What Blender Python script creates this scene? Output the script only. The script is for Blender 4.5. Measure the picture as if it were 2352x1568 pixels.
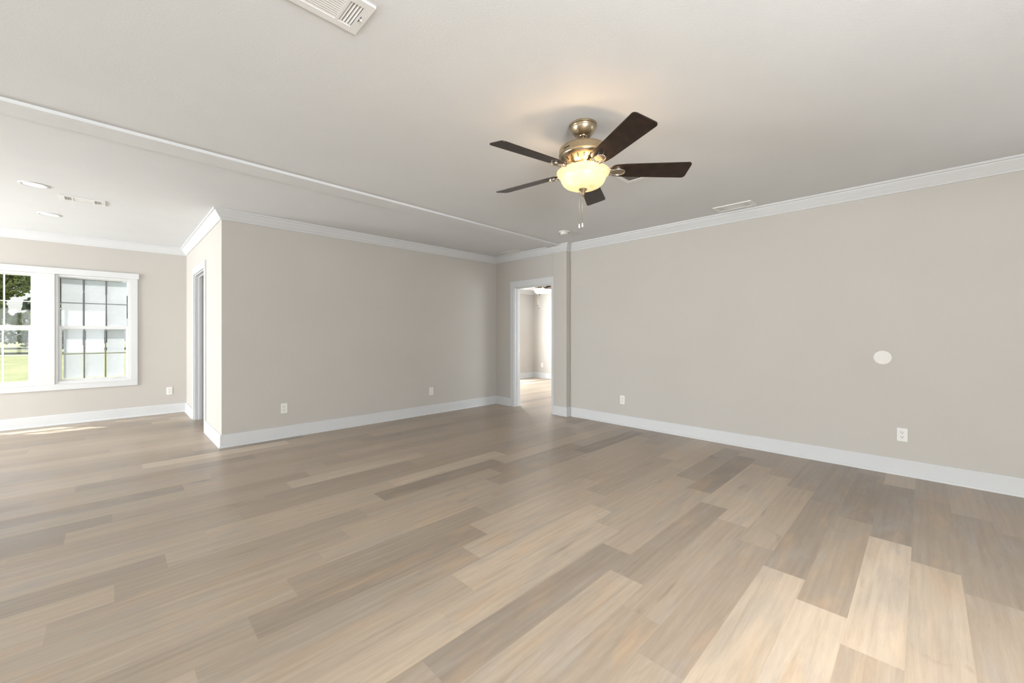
import bpy, bmesh, math, random
from mathutils import Vector, Matrix

for o in list(bpy.data.objects):
    bpy.data.objects.remove(o, do_unlink=True)
SC = bpy.context.scene
COL = SC.collection
R = math.radians

# ------------------------------------------------------------------ camera
CAMH = 1.22
cam_d = bpy.data.cameras.new('camera')
cam = bpy.data.objects.new('camera', cam_d)
COL.objects.link(cam)
cam.location = (0, 0, CAMH)
cam.rotation_euler = (R(90), 0, R(45.442 - 90))
cam_d.sensor_width = 36
cam_d.lens = 932.04 / 2352 * 36
cam_d.shift_y = -(784 - 766.15) / 2352
cam_d.clip_start = 0.05
cam_d.clip_end = 500
SC.camera = cam

# ------------------------------------------------------------------ colour management
SC.view_settings.view_transform = 'Standard'
SC.view_settings.look = 'None'
SC.view_settings.gamma = 1
SC.view_settings.exposure = -0.03
SC.view_settings.use_curve_mapping = False

# ------------------------------------------------------------------ world + sun
w = bpy.data.worlds.new('sky'); SC.world = w
w.use_nodes = True
nt = w.node_tree; nt.nodes.clear()
sky = nt.nodes.new('ShaderNodeTexSky'); sky.sky_type = 'NISHITA'
sky.sun_disc = False; sky.sun_elevation = R(52); sky.sun_rotation = R(-48); sky.dust_density = 3
mixw = nt.nodes.new('ShaderNodeMix'); mixw.data_type = 'RGBA'
mixw.inputs['Factor'].default_value = 0.55
mixw.inputs[7].default_value = (4.2, 4.4, 4.7, 1)
bg = nt.nodes.new('ShaderNodeBackground'); bg.inputs['Strength'].default_value = 0.24
ow = nt.nodes.new('ShaderNodeOutputWorld')
nt.links.new(sky.outputs[0], mixw.inputs[6])
nt.links.new(mixw.outputs[2], bg.inputs[0])
nt.links.new(bg.outputs[0], ow.inputs[0])

sd = bpy.data.lights.new('sun', 'SUN'); sd.energy = 12.0; sd.angle = R(0.6); sd.color = (1, .95, .87)
sun = bpy.data.objects.new('sun', sd); COL.objects.link(sun)
sun.rotation_euler = Vector((0.43, -0.38, -1)).to_track_quat('-Z', 'Y').to_euler()
sun.location = (-6, 14, 14)

def area(name, loc, direction, sx, sy, power, color=(1, 1, 1)):
    d = bpy.data.lights.new(name, 'AREA'); d.shape = 'RECTANGLE'
    d.size = sx; d.size_y = sy; d.energy = power; d.color = color
    o = bpy.data.objects.new(name, d); COL.objects.link(o)
    o.location = loc
    o.rotation_euler = Vector(direction).to_track_quat('-Z', 'Y').to_euler()
    return o
# daylight entering by the window openings that lie outside the picture (each just outside its opening)
DAY = (0.92, 0.962, 1.0)
area('daylight_right', (5.02, -2.25, 1.3), (-1, 0, 0), 2.5, 1.55, 30, DAY)
area('daylight_left', (-5.16, 6.65, 1.25), (1, 0, 0), 2.5, 2.0, 600, DAY)
area('daylight_left_near', (-5.16, 0.6, 1.3), (1, 0, 0), 2.4, 1.6, 30, DAY)
area('daylight_rear', (-1.6, -3.76, 1.3), (0, 1, 0), 3.0, 1.6, 430, DAY)
area('unseen_floor_fill', (1.55, -.6, 2.50), (-.05, .06, -1), 1.3, .8, 37, (1, .97, .93)).data.spread = R(115)  # unseen overhead lamp behind the camera, added to brighten the near floor
area('bounce_flash', (.2, -1.1, 1.45), (.12, .05, 1),   .5, .5, 78, (.92, .965, 1))
area('daylight_bedroom', (6.75, 7.92, 1.25), (0, -1, 0), 1.3, 1.5, 260, DAY)
area('daylight_bedroom_side', (6.8, 1.84, 1.3), (0, 1, 0), 1.8, 1.5, 55, DAY)

# ------------------------------------------------------------------ helpers
def bx(bm, x0, x1, y0, y1, z0, z1, mi=0):
    vs = [bm.verts.new((x, y, z)) for z in (z0, z1) for (x, y) in ((x0, y0), (x1, y0), (x1, y1), (x0, y1))]
    for f in ((0, 3, 2, 1), (4, 5, 6, 7), (0, 1, 5, 4), (1, 2, 6, 5), (2, 3, 7, 6), (3, 0, 4, 7)):
        fc = bm.faces.new([vs[i] for i in f]); fc.material_index = mi

def lathe(bm, prof, c=(0, 0), n=48, mi=0, close=True):
    rings = []
    for r, z in prof:
        if r < 1e-5:
            rings.append([bm.verts.new((c[0], c[1], z))])
        else:
            rings.append([bm.verts.new((c[0] + r*math.cos(2*math.pi*i/n), c[1] + r*math.sin(2*math.pi*i/n), z)) for i in range(n)])
    for a, b in zip(rings, rings[1:]):
        for i in range(n):
            j = (i+1) % n
            if len(a) == 1 and len(b) == 1: continue
            if len(a) == 1: f = bm.faces.new((a[0], b[j], b[i]))
            elif len(b) == 1: f = bm.faces.new((a[i], a[j], b[0]))
            else: f = bm.faces.new((a[i], a[j], b[j], b[i]))
            f.smooth = True; f.material_index = mi

def tube(bm, pts, r, n=8, mi=0):
    pts = [Vector(p) for p in pts]; rings = []
    for k, p in enumerate(pts):
        d = (pts[min(k+1, len(pts)-1)] - pts[max(k-1, 0)]).normalized()
        up = Vector((0, 0, 1)) if abs(d.z) < .9 else Vector((1, 0, 0))
        s = d.cross(up).normalized(); t = s.cross(d)
        rr = r[k] if isinstance(r, (list, tuple)) else r
        rings.append([bm.verts.new(p + (s*math.cos(2*math.pi*i/n) + t*math.sin(2*math.pi*i/n))*rr) for i in range(n)])
    for a, b in zip(rings, rings[1:]):
        for i in range(n):
            f = bm.faces.new((a[i], a[(i+1) % n], b[(i+1) % n], b[i])); f.smooth = True; f.material_index = mi
    for rg, rev in ((rings[0], True), (rings[-1], False)):
        f = bm.faces.new(rg[::-1] if rev else rg); f.material_index = mi

def prism(bm, pts, z0, z1, mi=0):
    a = [bm.verts.new((p[0], p[1], z0)) for p in pts]; b = [bm.verts.new((p[0], p[1], z1)) for p in pts]
    n = len(pts)
    f = bm.faces.new(a[::-1]); f.material_index = mi
    f = bm.faces.new(b); f.material_index = mi
    for i in range(n):
        f = bm.faces.new((a[i], a[(i+1) % n], b[(i+1) % n], b[i])); f.material_index = mi

def obj(name, bm, mats, parent=None, bevel=0, loc=None, autosmooth=False):
    bmesh.ops.recalc_face_normals(bm, faces=bm.faces)
    me = bpy.data.meshes.new(name); bm.to_mesh(me); bm.free()
    for m in (mats if isinstance(mats, (list, tuple)) else [mats]): me.materials.append(m)
    o = bpy.data.objects.new(name, me); COL.objects.link(o)
    if parent: o.parent = parent
    if loc: o.location = loc
    if bevel:
        md = o.modifiers.new('bevel', 'BEVEL'); md.width = bevel; md.segments = 2; md.limit_method = 'ANGLE'; md.angle_limit = R(40)
    return o

def struct(name, bm, mats, parent=None, bevel=0):
    o = obj(name, bm, mats, parent, bevel)
    if not parent: o['kind'] = 'structure'
    return o

def empty(name, loc, rz=0, rot=None):
    o = bpy.data.objects.new(name, None); COL.objects.link(o); o.location = loc
    o.rotation_euler = rot if rot else (0, 0, rz); o.empty_display_size = .1
    return o

def tag(o, label=None, cat=None, group=None, kind=None):
    if label: o['label'] = label
    if cat: o['category'] = cat
    if group: o['group'] = group
    if kind: o['kind'] = kind
    return o

def copy_tree(o, parent=None):
    c = o.copy(); COL.objects.link(c)
    if parent: c.parent = parent
    for ch in [x for x in bpy.data.objects if x.parent == o]:
        copy_tree(ch, c)
    return c

def sweep(bm, path, prof, closed=False, mi=0):
    """profile (n, z): n = distance from the wall line towards the room, which lies LEFT of the path"""
    P = [Vector(p) for p in path]; n = len(P); rings = []
    for i, p in enumerate(P):
        if closed: a, b = P[(i-1) % n], P[(i+1) % n]
        else: a, b = P[max(i-1, 0)], P[min(i+1, n-1)]
        d1 = (p - a).normalized() if (p - a).length > 0 else (b - p).normalized()
        d2 = (b - p).normalized() if (b - p).length > 0 else d1
        n1 = Vector((-d1.y, d1.x)); n2 = Vector((-d2.y, d2.x))
        m = (n1 + n2); m = m / max(m.dot(n1), 1e-4) if m.length > 1e-6 else n1
        rings.append([bm.verts.new((p.x + m.x*q[0], p.y + m.y*q[0], q[1])) for q in prof])
    k = len(prof)
    seg = range(n if closed else n-1)
    for i in seg:
        a, b = rings[i], rings[(i+1) % n]
        for j in range(k):
            f = bm.faces.new((a[j], b[j], b[(j+1) % k], a[(j+1) % k])); f.material_index = mi
    if not closed:
        bm.faces.new(rings[0]); bm.faces.new(rings[-1][::-1])

# ------------------------------------------------------------------ materials
def mat(name):
    m = bpy.data.materials.new(name); m.use_nodes = True
    nt = m.node_tree; b = nt.nodes['Principled BSDF']
    return m, nt, b

def N(nt, t, **kw):
    n = nt.nodes.new(t)
    for k, v in kw.items():
        if k in n.inputs.keys(): n.inputs[k].default_value = v
        else: setattr(n, k, v)
    return n

def plain(name, col, rough=.5, metal=0, spec=.5, var=.04, scale=30, bump=0, bscale=200, coords='Object', bdist=.002):
    m, nt, b = mat(name)
    b.inputs['Roughness'].default_value = rough; b.inputs['Metallic'].default_value = metal
    b.inputs['Specular IOR Level'].default_value = spec
    tc = N(nt, 'ShaderNodeTexCoord')
    nz = N(nt, 'ShaderNodeTexNoise', Scale=scale, Detail=4)
    nt.links.new(tc.outputs[coords], nz.inputs['Vector'])
    cr = N(nt, 'ShaderNodeValToRGB')
    cr.color_ramp.elements[0].position = .3; cr.color_ramp.elements[1].position = .7
    cr.color_ramp.elements[0].color = tuple(c*(1-var) for c in col[:3]) + (1,)
    cr.color_ramp.elements[1].color = tuple(min(1, c*(1+var)) for c in col[:3]) + (1,)
    nt.links.new(nz.outputs['Fac'], cr.inputs[0]); nt.links.new(cr.outputs[0], b.inputs['Base Color'])
    if bump:
        n2 = N(nt, 'ShaderNodeTexNoise', Scale=bscale, Detail=5, Roughness=.6)
        nt.links.new(tc.outputs[coords], n2.inputs['Vector'])
        bp = N(nt, 'ShaderNodeBump', Strength=bump, Distance=bdist)
        nt.links.new(n2.outputs['Fac'], bp.inputs['Height']); nt.links.new(bp.outputs[0], b.inputs['Normal'])
    return m

M_wall = plain('greige_wall_paint', (.512, .484, .443), .75, spec=.25, var=.012, scale=2, bump=.25, bscale=160)
M_ceil = plain('white_textured_ceiling', (.69, .70, .70), .85, spec=.2, var=.012, scale=3, bump=.22, bscale=90, bdist=.003)
M_trim = plain('semi_gloss_white_trim', (.615, .619, .617), .38, spec=.45, var=.01, scale=4)
M_vinyl = plain('white_vinyl', (.65, .65, .64), .4, var=.01)
M_grid_backlit = plain('window_grid_backlit', (.15, .155, .165), .5, var=.02)  # white muntins; the dark tone paints in their backlit shade
M_plate = plain('ivory_plastic', (.76, .745, .71), .35, var=.01)
M_plate_round = plain('matte_plastic_disc', (.74, .72, .68), .55, var=.01)
M_slot = plain('dark_slot', (.035, .03, .025), .7)
M_reg = plain('painted_register_metal', (.76, .755, .735), .4, var=.01)
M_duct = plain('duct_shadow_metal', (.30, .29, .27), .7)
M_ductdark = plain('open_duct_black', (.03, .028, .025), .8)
M_nickel = plain('antique_brass_nickel', (.47, .39, .27), .30, metal=1, var=.05, scale=60)
M_chrome = plain('bright_nickel', (.68, .63, .54), .14, metal=1, var=.03, scale=60)
M_blade = plain('espresso_blade', (.028, .016, .011), .40, spec=.30, var=.35, scale=18, bump=.08, bscale=90)
M_bronze = plain('dark_bronze', (.03, .02, .014), .35, metal=.7, var=.1)
M_ink = plain('black_ink', (.01, .01, .01), .5)
M_bladebrown = plain('walnut_blade', (.16, .09, .055), .45, var=.2, scale=20)
M_steel = plain('brushed_strike_plate', (.45, .44, .42), .3, metal=1)

def mat_emit(name, col, strength, base=(.8, .8, .8)):
    m, nt, b = mat(name)
    b.inputs['Base Color'].default_value = (*base, 1)
    b.inputs['Emission Color'].default_value = (*col, 1)
    b.inputs['Emission Strength'].default_value = strength
    return m
M_lens = mat_emit('frosted_led_lens', (1, .985, .95), 3.0)

def mat_bowl(name, col, emi, estr):
    m, nt, b = mat(name); nt.nodes.remove(b)
    out = [n for n in nt.nodes if n.type == 'OUTPUT_MATERIAL'][0]
    tc = N(nt, 'ShaderNodeTexCoord')
    mp = N(nt, 'ShaderNodeMapping'); mp.inputs['Scale'].default_value = (6, 6, 14)
    wv = N(nt, 'ShaderNodeTexNoise', Scale=1.6, Detail=6, Distortion=1.5)
    nt.links.new(tc.outputs['Object'], mp.inputs[0]); nt.links.new(mp.outputs[0], wv.inputs['Vector'])
    cr = N(nt, 'ShaderNodeValToRGB')
    cr.color_ramp.elements[0].position = .3; cr.color_ramp.elements[1].position = .55
    cr.color_ramp.elements[0].color = (col[0]*.9, col[1]*.8, col[2]*.68, 1); cr.color_ramp.elements[1].color = (*col, 1)
    nt.links.new(wv.outputs['Fac'], cr.inputs[0])
    tr = N(nt, 'ShaderNodeBsdfTranslucent'); df = N(nt, 'ShaderNodeBsdfDiffuse'); gl = N(nt, 'ShaderNodeBsdfGlossy', Roughness=.25)
    em = N(nt, 'ShaderNodeEmission', Strength=estr); em.inputs['Color'].default_value = (*emi, 1)
    for s in (tr, df): nt.links.new(cr.outputs[0], s.inputs['Color'])
    m1 = N(nt, 'ShaderNodeMixShader'); m1.inputs[0].default_value = .45
    nt.links.new(tr.outputs[0], m1.inputs[1]); nt.links.new(df.outputs[0], m1.inputs[2])
    m2 = N(nt, 'ShaderNodeMixShader'); m2.inputs[0].default_value = .05
    nt.links.new(m1.outputs[0], m2.inputs[1]); nt.links.new(gl.outputs[0], m2.inputs[2])
    ad = N(nt, 'ShaderNodeAddShader')
    nt.links.new(m2.outputs[0], ad.inputs[0]); nt.links.new(em.outputs[0], ad.inputs[1])
    nt.links.new(ad.outputs[0], out.inputs[0])
    return m
M_bowl = mat_bowl('amber_scavo_glass', (.62, .57, .49), (1, .77, .46), .30)
M_bowl2 = mat_bowl('white_opal_glass', (.95, .92, .86), (1, .82, .52), .62)

def mat_glass(name, tint=(1, 1, 1), refl=.06):
    m, nt, b = mat(name); nt.nodes.remove(b)
    out = [n for n in nt.nodes if n.type == 'OUTPUT_MATERIAL'][0]
    t = N(nt, 'ShaderNodeBsdfTransparent'); t.inputs[0].default_value = (*tint, 1)
    g = N(nt, 'ShaderNodeBsdfGlossy', Roughness=.03)
    fr = N(nt, 'ShaderNodeFresnel', IOR=1.45)
    mx = N(nt, 'ShaderNodeMixShader')
    ge = N(nt, 'ShaderNodeNewGeometry'); iv = N(nt, 'ShaderNodeMath', operation='SUBTRACT'); iv.inputs[0].default_value = 1
    nt.links.new(ge.outputs['Backfacing'], iv.inputs[1])
    lo = N(nt, 'ShaderNodeMath', operation='MULTIPLY'); lo.inputs[1].default_value = .35; nt.links.new(fr.outputs[0], lo.inputs[0])
    mf = N(nt, 'ShaderNodeMath', operation='MULTIPLY'); nt.links.new(lo.outputs[0], mf.inputs[0]); nt.links.new(iv.outputs[0], mf.inputs[1])
    nt.links.new(mf.outputs[0], mx.inputs[0]); nt.links.new(t.outputs[0], mx.inputs[1]); nt.links.new(g.outputs[0], mx.inputs[2])
    nt.links.new(mx.outputs[0], out.inputs[0])
    return m
M_glass = mat_glass('window_glass', (.96, .97, .97))
def mat_film(name):
    m, nt, b = mat(name); nt.nodes.remove(b)
    out = [n for n in nt.nodes if n.type == 'OUTPUT_MATERIAL'][0]
    tc = N(nt, 'ShaderNodeTexCoord')
    nz = N(nt, 'ShaderNodeTexNoise', Scale=9, Detail=5)
    nt.links.new(tc.outputs['Object'], nz.inputs['Vector'])
    cr = N(nt, 'ShaderNodeValToRGB'); cr.color_ramp.elements[0].position = .35; cr.color_ramp.elements[1].position = .7
    cr.color_ramp.elements[0].color = (.13, .13, .13, 1); cr.color_ramp.elements[1].color = (.22, .22, .22, 1)
    nt.links.new(nz.outputs['Fac'], cr.inputs[0])
    t = N(nt, 'ShaderNodeBsdfTransparent')
    l = N(nt, 'ShaderNodeBsdfTranslucent'); l.inputs[0].default_value = (.74, .76, .80, 1)
    d = N(nt, 'ShaderNodeBsdfDiffuse'); d.inputs[0].default_value = (.62, .64, .67, 1)
    m0 = N(nt, 'ShaderNodeMixShader'); m0.inputs[0].default_value = .4
    nt.links.new(l.outputs[0], m0.inputs[1]); nt.links.new(d.outputs[0], m0.inputs[2])
    mx = N(nt, 'ShaderNodeMixShader')
    nt.links.new(cr.outputs[0], mx.inputs[0]); nt.links.new(m0.outputs[0], mx.inputs[1]); nt.links.new(t.outputs[0], mx.inputs[2])
    nt.links.new(mx.outputs[0], out.inputs[0])
    return m
M_film = mat_film('frosted_privacy_film')

# floor: per plank values come from face attributes, grain from noise
def mat_floor():
    m, nt, b = mat('oak_vinyl_plank'); L = nt.links.new
    tc = N(nt, 'ShaderNodeTexCoord')
    at = N(nt, 'ShaderNodeAttribute', attribute_name='tone'); ar = N(nt, 'ShaderNodeAttribute', attribute_name='rnd')
    sep = N(nt, 'ShaderNodeSeparateXYZ'); L(tc.outputs['Object'], sep.inputs[0])
    # shift the grain of every plank
    off = N(nt, 'ShaderNodeCombineXYZ')
    mu = N(nt, 'ShaderNodeMath', operation='MULTIPLY'); mu.inputs[1].default_value = 37.0; L(ar.outputs['Fac'], mu.inputs[0])
    L(mu.outputs[0], off.inputs[0]); L(mu.outputs[0], off.inputs[1]); L(mu.outputs[0], off.inputs[2])
    add = N(nt, 'ShaderNodeVectorMath', operation='ADD'); L(tc.outputs['Object'], add.inputs[0]); L(off.outputs[0], add.inputs[1])
    def noise(sc, scale, detail, dist=0, rough=.5):
        mp = N(nt, 'ShaderNodeMapping'); mp.inputs['Scale'].default_value = sc; L(add.outputs[0], mp.inputs[0])
        n = N(nt, 'ShaderNodeTexNoise', Scale=scale, Detail=detail, Distortion=dist, Roughness=rough); L(mp.outputs[0], n.inputs['Vector'])
        return n.outputs['Fac']
    broad = noise((1.3, 5, 1), 1.3, 3, .8)
    streak = noise((1.0, 15, 1), 1.7, 6, .9, .6)
    fine = noise((7, 110, 1), 2.0, 4, .2, .7)
    knot = noise((1.1, 5, 1), 1.2, 5, 1.3, .55)
    def ramp(src, p0, p1, c0, c1):
        cr = N(nt, 'ShaderNodeValToRGB'); e = cr.color_ramp.elements
        e[0].position = p0; e[1].position = p1; e[0].color = (*c0, 1); e[1].color = (*c1, 1); L(src, cr.inputs[0]); return cr.outputs[0]
    def mixc(fac, a, bb, mode='MIX'):
        mx = N(nt, 'ShaderNodeMix', data_type='RGBA', blend_type=mode)
        if isinstance(fac, float): mx.inputs[0].default_value = fac
        else: L(fac, mx.inputs[0])
        L(a, mx.inputs[6]); L(bb, mx.inputs[7]); return mx.outputs[2]
    base = N(nt, 'ShaderNodeValToRGB'); e = base.color_ramp.elements
    e[0].position = 0; e[0].color = (.175, .138, .106, 1)
    e[1].position = 1; e[1].color = (.560, .468, .365, 1)
    for p, c in ((.25, (.262, .214, .170, 1)), (.5, (.350, .285, .220, 1)), (.72, (.440, .360, .275, 1))):
        x = e.new(p); x.color = c
    L(at.outputs['Fac'], base.inputs[0])
    # grey wash / honey drift inside planks
    grey = N(nt, 'ShaderNodeRGB'); grey.outputs[0].default_value = (.325, .298, .268, 1)
    honey = N(nt, 'ShaderNodeRGB'); honey.outputs[0].default_value = (.445, .31, .195, 1)
    fg = ramp(broad, .48, .75, (0, 0, 0), (.55, .55, .55))
    fh = ramp(knot, .52, .75, (0, 0, 0), (.5, .5, .5))
    c1 = mixc(fg, base.outputs[0], grey.outputs[0])
    c2 = mixc(fh, c1, honey.outputs[0])
    c3 = mixc(1.0, c2, ramp(streak, .30, .68, (.86, .85, .84), (1.07, 1.07, 1.07)), 'MULTIPLY')
    c4 = mixc(1.0, c3, ramp(fine, .32, .62, (.945, .94, .935), (1.02, 1.02, 1.02)), 'MULTIPLY')
    c5 = mixc(1.0, c4, ramp(knot, .24, .36, (.72, .70, .68), (1, 1, 1)), 'MULTIPLY')
    L(c5, b.inputs['Base Color'])
    b.inputs['Roughness'].default_value = .36
    b.inputs['Specular IOR Level'].default_value = .40
    rr = ramp(streak, .3, .7, (.30, .30, .30), (.40, .40, .40)); L(rr, b.inputs['Roughness'])
    mpw = N(nt, 'ShaderNodeMapping'); mpw.inputs['Scale'].default_value = (.35, 5.0, 1); L(add.outputs[0], mpw.inputs[0])
    wv = N(nt, 'ShaderNodeTexWave', wave_type='BANDS', bands_direction='Y'); wv.inputs['Scale'].default_value = 1.6
    wv.inputs['Distortion'].default_value = 7; wv.inputs['Detail'].default_value = 3; wv.inputs['Detail Scale'].default_value = 1.4; L(mpw.outputs[0], wv.inputs['Vector'])
    c6 = mixc(1.0, c5, ramp(wv.outputs['Fac'], .1, .8, (.972, .970, .967), (1.01, 1.01, 1.01)), 'MULTIPLY'); L(c6, b.inputs['Base Color'])
    bp = N(nt, 'ShaderNodeBump', Strength=.12, Distance=.0015); L(fine, bp.inputs['Height']); L(bp.outputs[0], b.inputs['Normal'])
    return m
M_floor = mat_floor()

def mat_grass():
    m, nt, b = mat('mown_grass'); L = nt.links.new
    tc = N(nt, 'ShaderNodeTexCoord'); n = N(nt, 'ShaderNodeTexNoise', Scale=.35, Detail=8, Roughness=.65)
    n2 = N(nt, 'ShaderNodeTexNoise', Scale=5, Detail=6); L(tc.outputs['Object'], n.inputs['Vector']); L(tc.outputs['Object'], n2.inputs['Vector'])
    cr = N(nt, 'ShaderNodeValToRGB'); e = cr.color_ramp.elements
    e[0].position = .3; e[0].color = (.15, .185, .075, 1); e[1].position = .75; e[1].color = (.27, .27, .15, 1)
    L(n.outputs['Fac'], cr.inputs[0])
    c2 = N(nt, 'ShaderNodeValToRGB'); e = c2.color_ramp.elements
    e[0].position = .3; e[0].color = (.75, .75, .75, 1); e[1].position = .7; e[1].color = (1.15, 1.15, 1.15, 1)
    L(n2.outputs['Fac'], c2.inputs[0])
    mx = N(nt, 'ShaderNodeMix', data_type='RGBA', blend_type='MULTIPLY'); mx.inputs[0].default_value = 1
    L(cr.outputs[0], mx.inputs[6]); L(c2.outputs[0], mx.inputs[7]); L(mx.outputs[2], b.inputs['Base Color'])
    b.inputs['Roughness'].default_value = .9
    return m
M_grass = mat_grass()
M_leaf_olive = plain('olive_leaves', (.25, .29, .10), .6, var=.45, scale=1.2)
M_leaf_dark = plain('dark_green_leaves', (.15, .185, .12), .6, var=.4, scale=.8)
M_bark = plain('grey_bark', (.12, .10, .08), .9, var=.3, scale=8, bump=.5, bscale=12)

# ------------------------------------------------------------------ dimensions
XR, XP, XD, XA = 4.856, 4.776, 4.795, 0.831
YP1, YP2, YB, YW = 3.705, 3.955, 5.268, 8.146
CH = 2.545
XL, YR = -5.0, -3.6
T = 0.115

# ------------------------------------------------------------------ floor (planks run along X, staircase joints as laid)
def build_floor():
    bm = bmesh.new(); lay_t = bm.faces.layers.float.new('tone'); lay_r = bm.faces.layers.float.new('rnd')
    rnd = random.Random(11)
    WID, LEN, STEP = .1813, 1.2135, .2012
    hints = {(2, 0): .24, (2, -1): .80, (1, 0): .40, (1, -1): .97, (0, 0): .93, (0, -1): .62, (-1, 0): .72, (-1, -1): .6, (-2, 0): .48,
             (3, 0): .52, (3, -1): .38, (4, 0): .74, (4, -1): .50, (5, 0): .68, (5, -1): .30, (5, -2): .6, (6, 0): .13, (6, -1): .56, (6, -2): .24,
             (7, -1): .6, (7, -2): .72, (8, -1): .62, (8, -2): .85, (9, -2): .7, (9, -1): .5, (10, -1): .55, (13, -1): .12, (13, -2): .35, (12, -2): .6,
             (0, 1): .20, (1, 1): .14, (2, 1): .22, (-1, 1): .34, (3, 1): .3, (-2, 1): .3, (-3, 0): .2, (-3, 1): .25, (16, -3): .85, (19, -4): .85, (15, -3): .2, (10, -3): .3}
    for k in range(-22, 48):
        ya = .05 + WID*k; yb = ya + WID
        if yb < YR-.2 or ya > 8.4: continue
        ya_, yb_ = max(ya, YR-.12), min(yb, 8.26)
        xs0 = 2.043 + STEP*k
        n0 = int((-6.4 - xs0)/LEN) - 1
        for n in range(n0, n0+16):
            # joint n=0 of each row is the joint near X = 2..; plank (k,0) lies beyond it
            base = xs0 + LEN*n
            a, b_ = base, base + LEN
            a_, bb = max(a, XL-.12), min(b_, 8.62)
            if bb <= a_: continue
            vs = [bm.verts.new(p) for p in ((a_, ya_, 0), (bb, ya_, 0), (bb, yb_, 0), (a_, yb_, 0))]
            f = bm.faces.new(vs)
            t = min(1, max(0, rnd.gauss(.54, .13)))
            f[lay_t] = .5 + (hints.get((k, n), t) - .5)*.82; f[lay_r] = rnd.random()
    me = bpy.data.meshes.new('floor'); bm.to_mesh(me); bm.free(); me.materials.append(M_floor)
    o = bpy.data.objects.new('floor', me); COL.objects.link(o); o['kind'] = 'structure'
    return o
build_floor()
bm = bmesh.new(); bx(bm, XL-.2, 8.7, YR-.2, 8.3, -.2, -.004)
struct('floor_slab', bm, M_duct)

bm = bmesh.new(); bx(bm, XL-.2, XR+.16, YR-.2, YW+.15, CH, CH+.12)
struct('ceiling', bm, M_ceil)
bm = bmesh.new(); bx(bm, XD+.10, 8.7, 1.6, 7.9, 2.42, 2.54)
struct('ceiling_bedroom', bm, M_ceil)
# seam beam across the ceiling
bm = bmesh.new()
ye = lambda x: 3.634 + .0335*x
prism(bm, [(XL, ye(XL)), (XD+.03, ye(XD)), (XD+.03, ye(XD)+.21), (XL, ye(XL)+.21)], CH-.021, CH+.01)
struct('trim_1', bm, M_ceil)

# ------------------------------------------------------------------ walls
def wall_along(axis, c0, c1, a0, a1, z1, holes, name, m=M_wall):
    """wall slab between c0..c1 across, a0..a1 along; holes = (a0,a1,z0,z1)"""
    bm = bmesh.new()
    hs = sorted(holes); cur = a0
    def b(a, b_, z0, zz):
        if b_ - a < 1e-4 or zz - z0 < 1e-4: return
        if axis == 'x': bx(bm, a, b_, c0, c1, z0, zz)
        else: bx(bm, c0, c1, a, b_, z0, zz)
    for h in hs:
        b(cur, h[0], 0, z1); b(h[0], h[1], 0, h[2]); b(h[0], h[1], h[3], z1); cur = h[1]
    b(cur, a1, 0, z1)
    return struct(name, bm, m)

WZ0, WZ1 = .54, 2.018
WINS = [(-.548, .194), (-1.469, -.727), (-2.39, -1.648), (-3.8, -2.9)]
wall_along('x', YW, YW+.14, XL-.14, XD+T, CH, [(a, b, WZ0, WZ1) for a, b in WINS], 'wall_window')
wall_along('y', XR, XR+.14, YR, YP1, CH, [(-3.5, -1.0, .55, 2.05)], 'wall_right')
wall_along('x', YR-.14, YR, XL-.14, XR+.14, CH, [(-3.1, -.1, .55, 2.05)], 'wall_rear')
wall_along('y', XL-.14, XL, YR, YW, CH, [(-.6, 1.8, .55, 2.05), (5.4, 7.9, .15, 2.05)], 'wall_left')
wall_along('x', YB, YB+T, XA, XD, CH, [], 'wall_partition')
wall_along('y', XA, XA+.20, YB+T, YW, CH, [(6.335, 7.25, 0, 2.045)], 'wall_nook')
DO0, DO1, DOZ = 3.995, 4.807, 1.995
wall_along('y', XD, XD+T, YP1+.12, YW, CH, [(DO0, DO1, 0, DOZ)], 'wall_passage')
bm = bmesh.new(); prism(bm, [(XP, YP1), (XR+.14, YP1), (XR+.14, YP1+.12), (XD, YP1+.12), (XD, YP2), (XP, YP2)], 0, CH)
struct('wall_pilaster', bm, M_wall)
# bedroom seen through the doorway
BX1, BY1 = 8.50, 7.76
wall_along('x', BY1, BY1+.14, XD+T, BX1+.14, 2.45, [(6.1, 7.4, .5, 2.0)], 'wall_bedroom_back')
wall_along('y', BX1, BX1+.14, 1.7, BY1, 2.45, [], 'wall_bedroom_right')
wall_along('x', 1.7, 1.84, XR+.14, BX1+.14, 2.45, [(5.9, 7.7, .55, 2.05)], 'wall_bedroom_front')
wall_along('y', XR+.14, XR+.20, 1.84, YP1+.1, 2.45, [], 'wall_bedroom_left')

# ------------------------------------------------------------------ crown moulding
def crown(z):
    return [(0, z-.104), (.012, z-.104), (.013, z-.096), (.017, z-.093), (.017, z-.087), (.022, z-.082), (.030, z-.072),
            (.041, z-.056), (.054, z-.040), (.064, z-.026), (.066, z-.019), (.080, z-.016), (.082, z-.010), (.082, z+.004), (0, z+.004)]
def path_obj(name, path, prof, m=M_trim, closed=False, parent=None):
    bm = bmesh.new(); sweep(bm, path, prof, closed)
    return struct(name, bm, m, parent)
path_obj('trim_2', [(XL, YR), (XR, YR), (XR, YP1), (XP, YP1), (XP, YP2)], crown(CH))
path_obj('trim_3', [(XD, YP2), (XD, YB), (XA, YB), (XA, YW), (XL, YW), (XL, YR)], crown(CH))
path_obj('trim_4', [(BX1, 1.84), (BX1, BY1), (XD+T, BY1)], crown(2.42))

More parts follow.
